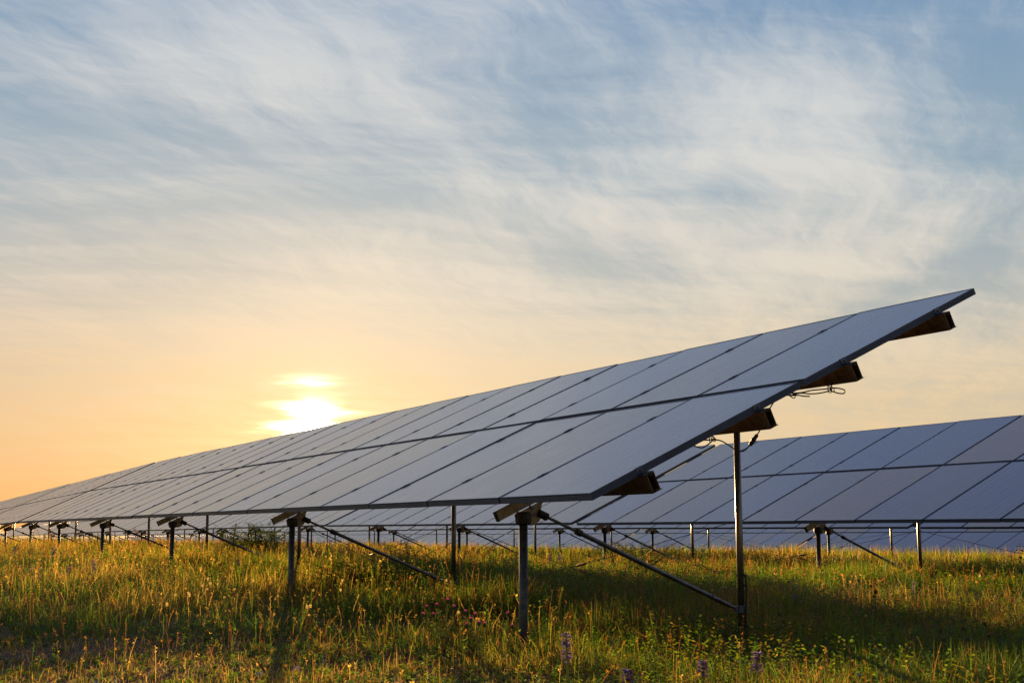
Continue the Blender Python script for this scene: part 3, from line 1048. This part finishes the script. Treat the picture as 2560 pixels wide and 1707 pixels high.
def build_grass():
    bands = [(5.2, 9, 2100, 0.0035, 1.0), (9, 14, 1500, 0.0045, 1.05), (14, 28, 560, 0.007, 1.15), (28, 60, 170, 0.013, 1.7), (60, 100, 40, 0.026, 2.0)]
    cols = []
    for r0, r1, dens, w, hs in bands:
        x, y = scatter(r0, r1, dens)
        keep = RS.rand(len(x)) > bareness(x, y)
        clump = vnoise(x, y, 2.6, 41) * 0.5 + vnoise(x, y, 0.8, 42) * 0.5
        keep &= RS.rand(len(x)) < 0.35 + 1.1 * clump
        x, y, clump = x[keep], y[keep], clump[keep]
        n = len(x)
        h = RS.gamma(5, 1 / 5, n) * (0.03 + 0.34 * clump ** 1.8) * hs * (1 - 0.72 * bareness(x, y)) * nearlow(x, y)
        lean = np.abs(RS.normal(0.35, 0.45, n))
        lean = np.minimum(lean, 0.85)
        h = np.minimum(h, 0.34 * hs)
        long_ = (x > 1.1) & (x < 2.0) & (y > 6.6) & (y < 9.6)
        h = np.where(long_, h * 0.7, h)
        cols.append(blades(x, y, h, w * RS.uniform(0.6, 1.4, n), lean, tint_mix(x, y)))
    # dry stubble on the thin soil
    x, y = scatter(5.2, 12.5, 900)
    keep = RS.rand(len(x)) < 0.9 * bareness(x, y) + 0.10 * (x < 1)
    x, y = x[keep], y[keep]
    n = len(x)
    pal = np.array([[0.20, 0.125, 0.07], [0.26, 0.18, 0.10], [0.15, 0.085, 0.05], [0.13, 0.15, 0.03]])
    cols.append(blades(x, y, RS.uniform(0.03, 0.11, n), 0.004 * RS.uniform(0.6, 1.6, n), np.abs(RS.normal(0.7, 0.5, n)), pick(pal, n)))
    # tufts of broader green blades
    for r0, r1, dens, w, nb in [(5.2, 12, 5.5, 0.0045, 24), (12, 26, 2.2, 0.007, 22), (26, 55, 0.5, 0.013, 16)]:
        x, y = scatter(r0, r1, dens)
        kb = (RS.rand(len(x)) > 0.8 * bareness(x, y)) & ~((x > 1.2) & (x < 2.4) & (y > 7.0) & (y < 9.8))
        x, y = x[kb], y[kb]
        sz = RS.uniform(0.6, 1.25, len(x))
        x, y, sz = np.repeat(x, nb), np.repeat(y, nb), np.repeat(sz, nb)
        n = len(x)
        x = x + RS.normal(0, 0.035, n) * sz
        y = y + RS.normal(0, 0.035, n) * sz
        tb = np.array([0.085, 0.145, 0.012])[None, :] * RS.uniform(0.6, 1.5, (n, 1)) * np.array([[1, 1, 1]])
        tb[:, 0] *= RS.uniform(0.8, 1.5, n)
        cols.append(blades(x, y, RS.uniform(0.08, 0.235, n) * sz * nearlow(x, y), w * RS.uniform(0.6, 1.3, n), np.abs(RS.normal(0.45, 0.35, n)), tb))
    tag(link('grass', ribbon_mesh('grass', cols, MT['blade'])), kind='stuff')

    # taller stalks with open seed heads
    cols = []
    for r0, r1, dens, w, ns, hs in [(5.4, 10, 55, 0.0022, 7, 0.014), (10, 15, 55, 0.0028, 6, 0.016), (15, 30, 34, 0.0045, 5, 0.024), (30, 60, 14, 0.008, 4, 0.045), (60, 95, 4, 0.016, 3, 0.08)]:
        x, y = scatter(r0, r1, dens)
        keep = RS.rand(len(x)) > 0.6 * bareness(x, y)
        keep &= RS.rand(len(x)) < 0.2 + 1.2 * vnoise(x, y, 0.7, 51)
        x, y = x[keep], y[keep]
        n = len(x)
        h = (0.12 + 0.30 * RS.rand(n) ** 1.6) * (0.25 + 0.75 * nearlow(x, y))
        t = pick(STRAW, n)
        rz = vnoise(x, y, 0.5, 52) > 0.52
        t[rz] = pick(RUST, n)[rz]
        gz = RS.rand(n) < 0.30
        t[gz] = pick(GREEN, n)[gz]
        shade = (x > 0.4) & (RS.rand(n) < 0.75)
        t[shade] = (pick(RUST, n) * 0.8)[shade]  # rust tint darkened to paint in the shade on the right
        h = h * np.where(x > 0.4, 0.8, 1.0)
        if r0 < 10:
            kk = RS.rand(n) < np.where(x > 0.4, 0.35, 0.45)
            x, y, h, t = x[kk], y[kk], h[kk], t[kk]
            n = len(x)
        z = zground(x, y) - 0.01
        th = RS.uniform(0, 2 * np.pi, n)
        lean = np.abs(RS.normal(0.2, 0.22, n))
        dx, dy = np.cos(th), np.sin(th)
        V = np.zeros((n, 6, 3))
        ph = RS.uniform(0, np.pi, n)
        for i, (tt, s) in enumerate(((0, -1), (0, 1), (0.6, -1), (0.6, 1), (1, -1), (1, 1))):
            ww = w * (0.5 if tt < 1 else 0.3) * s
            V[:, i, 0] = x + dx * lean * h * tt * tt + np.cos(ph) * ww
            V[:, i, 1] = y + dy * lean * h * tt * tt + np.sin(ph) * ww
            V[:, i, 2] = z + h * tt
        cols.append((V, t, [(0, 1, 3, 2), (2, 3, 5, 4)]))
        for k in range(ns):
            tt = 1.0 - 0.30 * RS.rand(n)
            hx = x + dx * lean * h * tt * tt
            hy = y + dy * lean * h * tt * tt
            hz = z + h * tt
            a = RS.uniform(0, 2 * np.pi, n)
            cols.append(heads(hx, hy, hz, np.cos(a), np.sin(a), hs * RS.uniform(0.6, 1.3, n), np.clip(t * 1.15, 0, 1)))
    tag(link('seeding_grass', ribbon_mesh('seeding_grass', cols, MT['blade'])), kind='stuff')

    # low broad leaves and herbs between the grass
    cols = []
    for r0, r1, dens, lw, nl in [(5.2, 10, 130, 0.015, 10), (10, 18, 90, 0.018, 9), (18, 40, 26, 0.030, 7), (40, 80, 5, 0.07, 6)]:
        x, y = scatter(r0, r1, dens)
        keep = RS.rand(len(x)) < 0.15 + 1.2 * vnoise(x, y, 0.9, 61)
        x, y = x[keep], y[keep]
        n = len(x)
        hh = RS.uniform(0.03, 0.30, n) * nearlow(x, y) ** 2 * (1 - 0.6 * bareness(x, y))
        base = pick(GREEN, n) * 0.9
        yl = RS.rand(n) < 0.15
        base[yl] = pick(YELL, n)[yl] * 0.9
        for k in range(nl):
            a = RS.uniform(0, 2 * np.pi, n)
            z = zground(x, y) + hh * (k / nl)
            ln = lw * RS.uniform(1.2, 3.2, n)
            V = np.zeros((n, 4, 3))
            for i, (tt, s) in enumerate(((0, 0), (0.5, 1), (1, 0), (0.5, -1))):
                V[:, i, 0] = x + np.cos(a) * ln * tt - np.sin(a) * lw * 0.5 * s
                V[:, i, 1] = y + np.sin(a) * ln * tt + np.cos(a) * lw * 0.5 * s
                V[:, i, 2] = z + ln * (0.55 * tt - 0.2 * tt * tt) + 0.004 * s
            cols.append((V, base * RS.uniform(0.75, 1.3, (n, 1)), [(0, 1, 2, 3)]))
    tag(link('ground_cover', ribbon_mesh('ground_cover', cols, MT['blade'])), kind='stuff')

    # dead leaves, straw and chips on the thin soil
    x, y = scatter(5.2, 12, 1300)
    b_ = bareness(x, y)
    keep = RS.rand(len(x)) < b_ + 0.12
    x, y = x[keep], y[keep]
    n = len(x)
    a = RS.uniform(0, 2 * np.pi, n)
    ln, wd = RS.uniform(0.010, 0.045, n), RS.uniform(0.0015, 0.006, n)
    z = zground(x, y) + 0.006
    V = np.zeros((n, 4, 3))
    tz = RS.uniform(-0.15, 0.8, n)
    for i, (tt, s) in enumerate(((0, 0), (0.5, 1), (1, 0), (0.5, -1))):
        V[:, i, 0] = x + np.cos(a) * ln * tt - np.sin(a) * wd * s
        V[:, i, 1] = y + np.sin(a) * ln * tt + np.cos(a) * wd * s
        V[:, i, 2] = z + ln * tt * tz + wd * s * 0.4
    pal = np.array([[0.26, 0.17, 0.09], [0.16, 0.10, 0.055], [0.36, 0.27, 0.17], [0.10, 0.06, 0.035]])
    pal = pal * np.array([0.72, 0.58, 0.55])
    tag(link('dead_leaf_litter', ribbon_mesh('dead_leaf_litter', [(V, pick(pal, n), [(0, 1, 2, 3)])], MT['blade'])), kind='stuff')


build_grass()


# ------------------------------------------------------------------ single plants and stones
def leaf(b, p, d, ln, wd, mi=0, droop=0.3):
    """a pointed leaf of six points, bent along its length"""
    d = Vector(d).normalized()
    s = d.cross(Vector((0, 0, 1)))
    s = s.normalized() if s.length > 1e-3 else Vector((1, 0, 0))
    p = Vector(p)
    f = lambda t, k: p + d * (ln * t) + s * (wd * k) - Vector((0, 0, droop * ln * t * t))
    b.add([f(0, 0), f(.35, .5), f(.35, -.5), f(.7, .4), f(.7, -.4), f(1, 0), f(.35, 0) - Vector((0, 0, wd * .12)), f(.7, 0) - Vector((0, 0, wd * .12))],
          [(0, 1, 6), (0, 6, 2), (1, 3, 7, 6), (6, 7, 4, 2), (3, 5, 7), (7, 5, 4)], mi)


def bent_stem(r, h, lean):
    a = r.uniform(0, 6.28)
    dx, dy = math.cos(a) * lean, math.sin(a) * lean
    return [Vector((dx * t * t, dy * t * t, h * t)) for t in (0, .25, .5, .75, 1)]


def along(pts, t):
    k = min(int(t * (len(pts) - 1)), len(pts) - 2)
    f = t * (len(pts) - 1) - k
    return pts[k].lerp(pts[k + 1], f)


def place(name, label, cat, x, y, group=None):
    return thing(name, label, cat, (x, y, zg(x, y) - 0.01), group=group)


def bugloss(x, y, h, label, seed, top=0.55, hue='violet', S=1.0):
    """tall hairy spike, blue at the top"""
    r = random.Random(seed)
    h = h * 1.15 + (0.04 if y < 9 else 0.0)
    root = place('viper_bugloss', label, 'flower', x, y, 'blue flower spikes in the meadow')
    st = bent_stem(r, h, 0.04 * h)
    b = MB()
    b.tube(st, [0.006 * S, 0.0055 * S, 0.005 * S, 0.004 * S, 0.002 * S], 6)
    link('stem', b.mesh('stem', [MT['grey_green']]), root)
    b = MB()
    for k in range(26):
        t = r.uniform(0.05, 0.85)
        a = r.uniform(0, 6.28)
        leaf(b, along(st, t), (math.cos(a), math.sin(a), 0.5), r.uniform(.03, .075) * S * (1.2 - t), 0.010 * S)
    link('leaves', b.mesh('leaves', [MT['grey_green']]), root)
    b = MB()
    for k in range(70):
        t = 1 - (1 - top) * r.random()
        a = r.uniform(0, 6.28)
        p = along(st, t)
        d = Vector((math.cos(a), math.sin(a), r.uniform(.1, .8)))
        q = p + d * 0.012 * S * (1.5 - t)
        for j in range(3):
            leaf(b, q, d + Vector((r.uniform(-.5, .5), r.uniform(-.5, .5), r.uniform(-.3, .3))), 0.017 * S, 0.011 * S, 0 if r.random() < .7 else 1, 0.1)
    link('blossoms', b.mesh('blossoms', [MT[hue], MT['grey_green']]), root)


BUG = [
    (-5.08, 15.9, 0.33, 'tall dark blue flower spike standing alone at the left in the golden meadow'),
    (-5.62, 16.6, 0.23, 'violet flower spike just left of the tall dark blue one'),
    (-6.9, 19.6, 0.29, 'blue flower spike left of the tall pair, below the far posts'),
    (-8.4, 22.0, 0.27, 'small blue flower spike near the left edge, deep in the meadow'),
    (-7.1, 17.4, 0.20, 'short blue flower spike low at the left edge'),
    (-3.9, 18.6, 0.23, 'mauve flower spike between the second and third front posts'),
    (-5.7, 24.0, 0.27, 'dark violet spike in front of the third pair of posts'),
    (0.31, 7.35, 0.27, 'lilac and blue flower spike at the bottom edge below the near brace'),
    (1.04, 7.22, 0.13, 'small lilac flower head at the bottom edge between two pale seed spikes'),
    (1.33, 7.20, 0.18, 'pale lilac spike at the bottom edge below the foot of the tall post'),
    (0.63, 7.16, 0.10, 'tiny blue spike cut by the bottom edge, beside a pale bent stem'),
    (4.57, 14.9, 0.23, 'purple flower spike standing free in front of the second row posts at the right'),
    (2.95, 13.6, 0.20, 'bluish flower spike low in front of the second row front post'),
    (0.70, 24.0, 0.29, 'left one of two blue spikes just right of the near front post'),
    (0.86, 23.6, 0.27, 'right one of two blue spikes just right of the near front post'),
    (0.06, 24.8, 0.23, 'faint blue spike close against the near front post'),
    (7.6, 18.6, 0.31, 'purple spike by the tall weed at the right edge'),
]
for i_, (x_, y_, h_, l_) in enumerate(BUG):
    bugloss(x_, y_, h_, l_, 300 + i_, S=1.45 if y_ < 9 else max(1.0, min(1.6, y_ / 12)))


def thistle(x, y, hds, label, seed, buds=False):
    """branching spiny plant; hds = list of (dx, dy, height) of its flower heads"""
    r = random.Random(seed)
    root = place('purple_thistle' if not buds else 'budding_thistle', label, 'thistle', x, y, 'purple thistles in bloom' if not buds else 'dark thistles in bud')
    b, lf = MB(), MB()
    tops = []
    for dx, dy, h in hds:
        h = h * 1.12 + 0.02
        pts = [Vector((dx * t ** 1.4, dy * t ** 1.4, h * t)) for t in (0, .25, .5, .75, 1)]
        b.tube(pts, [.006, .005, .0045, .004, .0035], 6)
        tops.append(pts[-1])
        for k in range(22):
            t = r.uniform(.03, .92)
            a = r.uniform(0, 6.28)
            leaf(lf, along(pts, t), (math.cos(a), math.sin(a), r.uniform(.2, .9)), r.uniform(.05, .12) * (1.15 - t * .7), r.uniform(.012, .024), 0 if r.random() < .6 else 1, .5)
    link('stem', b.mesh('stem', [MT['grey_green']]), root)
    link('leaves', lf.mesh('leaves', [MT['green'], MT['grey_green']]), root)
    for p in tops:
        b = MB()
        b.tube([p, p + Vector((0, 0, .006)), p + Vector((0, 0, .016)), p + Vector((0, 0, .024))], [.004, .012, .013, .009], 10, 0)
        for k in range(26):
            a = r.uniform(0, 6.28)
            leaf(b, p + Vector((math.cos(a) * .011, math.sin(a) * .011, r.uniform(.002, .018))), (math.cos(a), math.sin(a), .4), .009, .003, 0, 0)
        for k in range(60 if not buds else 12):
            a = r.uniform(0, 6.28)
            e = r.uniform(.1, 1.2)
            leaf(b, p + Vector((0, 0, .018)), (math.cos(a) * e, math.sin(a) * e, 1.0), r.uniform(.016, .026) * (1 if not buds else .5), .0035, 1, .05)
        link('flower_head', b.mesh('flower_head', [MT['green'], MT['purple'] if not buds else MT['green']]), root)


thistle(-0.50, 9.75, [(-.06, 0, .30), (.02, .02, .33), (.07, -.03, .29), (-.16, 0, .24)], 'purple thistle with woolly stems, left one of the clump before the near front post', 401)
thistle(-0.30, 9.60, [(-.04, 0, .27), (0, -.03, .225), (.03, .02, .25), (.06, 0, .20), (-.03, -.05, .19), (.10, .03, .19)], 'purple thistle with the most flower heads, middle of the clump', 402)
thistle(-0.03, 9.75, [(0, 0, .25), (.03, .02, .17)], 'slender purple thistle with one high head right beside the near front post', 403)
thistle(-0.62, 10.0, [(-.03, 0, .27), (.02, 0, .22)], 'low purple thistle at the left fringe of the clump', 404)
for i_, (x_, y_, h_, l_) in enumerate([(2.90, 8.9, .24, 'dark thistle bud right of the tall post, nearest to it'), (3.02, 8.8, .26, 'dark thistle bud, middle of three near the lower right corner'),
                                       (3.20, 8.9, .28, 'tallest dark thistle bud near the lower right corner'), (2.16, 10.6, .22, 'single dark thistle bud in the shaded grass right of the tall post'),
                                       (3.4, 12.4, .34, 'dark thistle bud standing in the green grass before the purple spike')]):
    thistle(x_, y_, [(0, 0, h_), (.03, .01, h_ * .75)], l_, 420 + i_, True)


def dandelion_mesh(r):
    st, pf = MB(), MB()
    h = 0.25
    st.tube([(0, 0, 0), (.004, 0, h * .5), (0, 0, h)], [.003, .0025, .002], 5)
    c = Vector((0, 0, h + .012))
    for k in range(90):
        d = Vector((r.gauss(0, 1), r.gauss(0, 1), r.gauss(0, 1))).normalized()
        s = d.orthogonal().normalized()
        t = d.cross(s)
        q = c + d * .011
        pf.add([c + s * .0004, c - s * .0004, q], [(0, 1, 2)])
        for e in (s, t):
            pf.add([q, q + d * .002 + e * .0035 + d.cross(e) * .0012, q + d * .002 + e * .0035 - d.cross(e) * .0012], [(0, 1, 2)])
            pf.add([q, q + d * .002 - e * .0035 + d.cross(e) * .0012, q + d * .002 - e * .0035 - d.cross(e) * .0012], [(0, 1, 2)])
    return st.mesh('stem', [MT['dry']]), pf.mesh('seed_ball', [MT['pappus']])


DST, DPF = dandelion_mesh(random.Random(5))


def dandelions():
    r = random.Random(77)
    spots = [(r.uniform(-3.4, -0.2), r.uniform(10.3, 14.2)) for k in range(26)] + [(r.uniform(1.9, 4.4), r.uniform(11.5, 15.5)) for k in range(9)]
    for x, y in spots:
        right = x > 1
        root = place('dandelion_clock', 'white dandelion clock in the green grass right of the tall near post' if right else 'white dandelion clock in the golden grass left of the thistles', 'dandelion', x, y,
                     'dandelion clocks right of the tall post' if right else 'dandelion clocks left of the thistles')
        s = r.uniform(.75, 1.35)
        root.scale = (.85, .85, s * .95)
        root.rotation_euler = (r.uniform(-.12, .12), r.uniform(-.12, .12), r.uniform(0, 6))
        link('stem', DST, root)
        p = link('seed_ball', DPF, root)


dandelions()


def seed_spike(x, y, h, label, seed, bend=0.1, mat='pale', fat=1.0):
    """rough spike of small pods, curling over at its tip"""
    r = random.Random(seed)
    root = place('seed_spike', label, 'weed', x, y, 'pale seed spikes')
    pts = [Vector((bend * h * t ** 3, 0.02 * t, h * (t - .12 * bend * 8 * max(0, t - .8)))) for t in [k / 8 for k in range(9)]]
    b = MB()
    b.tube(pts, [.005 * fat] * 6 + [.004 * fat, .003 * fat, .002], 6)
    for k in range(110):
        t = 1 - .62 * r.random()
        a = r.uniform(0, 6.28)
        leaf(b, along(pts, t), (math.cos(a), math.sin(a), r.uniform(-.1, .7)), r.uniform(.008, .018) * fat, .007 * fat, 0, .1)
    for k in range(9):
        t = r.uniform(.05, .4)
        a = r.uniform(0, 6.28)
        leaf(b, along(pts, t), (math.cos(a), math.sin(a), .6), r.uniform(.04, .07), .012, 0, .4)
    link('spike', b.mesh('spike', [MT[mat]]), root)


for i_, a_ in enumerate([
    (.60, 7.25, .37, 'tall pale green seed spike leaning over, bottom edge below the middle of the brace', 500, -.22, 'pale', 1.2),
    (.49, 7.40, .26, 'shorter pale green seed spike left of the tall leaning one', 501, -.12, 'pale', 1.1),
    (1.15, 7.25, .17, 'curled yellowish seed spike at the bottom edge beside the lilac head', 502, .2, 'pale', 1.0),
    (1.46, 7.30, .20, 'curled seed spike at the bottom edge, rightmost of the row', 503, .3, 'grey_green', 1.0),
    (-1.57, 8.8, .27, 'single curled seed spike rimmed with light above the white stone', 504, .15, 'grey_green', 1.0),
    (-3.05, 13.6, .34, 'curled seed spike shining beside the second front post', 505, .2, 'grey_green', 1.3),
    (-4.35, 15.6, .32, 'curled seed spike right of the tall dark blue flower', 506, .25, 'grey_green', 1.4),
    (-4.1, 15.3, .34, 'second curled seed spike right of the tall dark blue flower', 507, -.2, 'grey_green', 1.4),
    (-6.3, 19.2, .40, 'curled seed spike shining near the far posts at the left', 508, .2, 'grey_green', 1.5),
    (-.95, 10.9, .34, 'yellow seed spike standing out before the dark shaded patch', 509, .15, 'pale', 1.0),
    (.43, 12.1, .40, 'bright yellow branching weed just right of the near front post', 510, .1, 'pale', 1.5),
    (5.0, 14.6, .30, 'yellowish curled spike right of the free standing purple spike', 511, .25, 'pale', 1.4),
]):
    seed_spike(*a_)


def leafy_weed(x, y, h, label, seed, nst=5, spread=.35, mat='green', lsz=.06, group='leafy weeds under the rows', name='leafy_weed'):
    r = random.Random(seed)
    root = place(name, label, 'weed', x, y, group)
    b, lf = MB(), MB()
    for k in range(nst):
        a = r.uniform(0, 6.28)
        sp = r.uniform(0, spread)
        hh = h * r.uniform(.65, 1.0)
        x0, y0 = r.uniform(-.5, .5) * spread, r.uniform(-.5, .5) * spread
        pts = [Vector((x0 + math.cos(a) * sp * t * t, y0 + math.sin(a) * sp * t * t, hh * t)) for t in [j / 6 for j in range(7)]]
        b.tube(pts, [.007, .0065, .006, .005, .004, .003, .002], 5)
        n = int(hh / .045)
        for j in range(n):
            t = .25 + .75 * j / n
            for s in (0, math.pi):
                if r.random() < .25:
                    continue
                aa = j * 1.7 + s + r.uniform(-.4, .4)
                leaf(lf, along(pts, t), (math.cos(aa), math.sin(aa), r.uniform(.1, .8)), lsz * r.uniform(.6, 1.3) * (1.2 - .6 * t), lsz * .45, 0, .6)
    link('stem', b.mesh('stem', [MT['dry'] if mat == 'rust' else MT['green']]), root)
    link('leaves', lf.mesh('leaves', [MT[mat]]), root)


for i_, a_ in enumerate([
    (-5.2, 26.6, 0.84, 'dense dark leafy shrub in the gap left of the second front post', 601, 46, .95, 'green', .13),
    (2.0, 21.6, 0.64, 'leafy shrub round the brace of the second row, right of the near front post', 602, 20, .75, 'green', .12),
    (2.95, 20.4, 0.62, 'slender leafy weed standing alone left of the tall near post', 603, 3, .12, 'green', .09),
    (-1.75, 25.5, 0.62, 'loose twiggy weed behind the second brace', 604, 16, 1.1, 'green', .08),
    (-.75, 24.5, 0.62, 'loose twiggy weed arching beside the second rear post', 605, 12, .8, 'rust', .08),
    (5.40, 13.9, 0.86, 'tall upright weed with whorled leaves near the right edge', 606, 1, .05, 'green', .09),
    (4.15, 21.5, 0.60, 'small leafy weed at the grass line right of the tall near post', 607, 2, .2, 'green', .07),
    (.12, 23.4, 0.74, 'hop-like weed climbing right beside the near front post', 608, 2, .1, 'green', .06),
    (-.30, 23.2, 0.67, 'thin leafy weed left of the near front post', 609, 2, .1, 'green', .06),
    (-7.6, 27.0, 0.72, 'reddish weed catching the sun below the third pair of posts', 610, 5, .5, 'rust', .08),
    (-9.7, 30.0, 0.77, 'scraggly weed among the far posts at the left', 611, 5, .6, 'green', .07),
    (-12.2, 34.0, 0.82, 'weed reaching up to the panels near the left edge', 612, 4, .5, 'rust', .08),
    (-3.4, 27.5, 0.60, 'thin weed with few leaves between the first and second posts', 613, 3, .5, 'green', .06),
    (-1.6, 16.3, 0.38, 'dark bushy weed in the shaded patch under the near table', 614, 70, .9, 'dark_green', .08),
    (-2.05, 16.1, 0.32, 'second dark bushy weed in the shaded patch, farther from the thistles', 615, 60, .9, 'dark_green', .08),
    (6.3, 16.5, 0.18, 'low bright green weed beside the tall one at the right edge', 616, 22, .5, 'green', .08),
]):
    leafy_weed(*a_)


def cornflower(x, y, h, label, seed):
    r = random.Random(seed)
    root = place('cornflower', label, 'flower', x, y)
    b = MB()
    b.tube([(0, 0, 0), (.004, 0, h * .6), (0, 0, h)], [.003, .0025, .002], 5)
    b.tube([(0, 0, h - .002), (0, 0, h + .008), (0, 0, h + .014)], [.003, .007, .005], 8)
    link('stem', b.mesh('stem', [MT['green']]), root)
    b = MB()
    for k in range(22):
        a = k * 2.4
        leaf(b, (0, 0, h + .014), (math.cos(a), math.sin(a), .5 if k < 12 else 1.6), .022, .010, 0, .2)
    link('petals', b.mesh('petals', [MT['blue']]), root)


cornflower(1.95, 7.42, .10, 'blue cornflower at the bottom edge in the shaded grass', 701)


def round_head(x, y, h, label):
    r = random.Random(9)
    root = place('round_seed_head', label, 'weed', x, y)
    b = MB()
    b.tube([(0, 0, 0), (0, 0, h * .5), (.01, 0, h)], [.004, .0035, .003], 5)
    link('stem', b.mesh('stem', [MT['green']]), root)
    b = MB()
    c = Vector((.01, 0, h + .018))
    for k in range(130):
        d = Vector((r.gauss(0, 1), r.gauss(0, 1), r.gauss(0, 1))).normalized()
        leaf(b, c, d, .026, .008, 0, 0)
    link('seed_ball', b.mesh('seed_ball', [MT['rust']]), root)


round_head(3.35, 12.1, .36, 'round reddish brown seed head standing in the green grass right of the tall post')


def stone(x, y, s, label, seed):
    r = random.Random(seed)
    bm = bmesh.new()
    bmesh.ops.create_icosphere(bm, subdivisions=3, radius=1)
    planes = [(Vector((r.gauss(0, 1), r.gauss(0, 1), r.gauss(0, 1))).normalized(), r.uniform(.55, .85)) for k in range(11)]
    for v in bm.verts:
        for n, d in planes:
            k = v.co.dot(n)
            if k > d:
                v.co -= n * (k - d) * .85
        v.co = Vector((v.co.x * s[0], v.co.y * s[1], v.co.z * s[2]))
    me = bpy.data.meshes.new('stone')
    bm.to_mesh(me)
    bm.free()
    me.materials.append(MT['stone'])
    tag(link('stone', me, None, (x, y, zg(x, y) + s[2] * .35), (0, 0, r.uniform(0, 3))), label, 'stone', 'stones on the bare soil')


for i_, a_ in enumerate([(-1.60, 8.35, (.055, .04, .035), 'white angular stone on the bare soil at the bottom, largest of all'),
                         (-1.43, 8.80, (.045, .03, .03), 'grey stone half hidden in grass right above the white one'),
                         (-2.55, 8.1, (.035, .025, .02), 'flat pebble left of the white stone'), (-.98, 8.0, (.04, .03, .018), 'flat grey pebble right of the white stone'),
                         (-2.05, 7.75, (.03, .02, .018), 'small pebble at the bottom edge below the white stone'), (-2.75, 9.2, (.04, .03, .02), 'dull stone among dry stalks farther left'),
                         (-.35, 7.65, (.03, .025, .018), 'small pale pebble at the bottom edge below the thistles')]):
    stone(*a_, 800 + i_)

print('objects', len(bpy.data.objects))
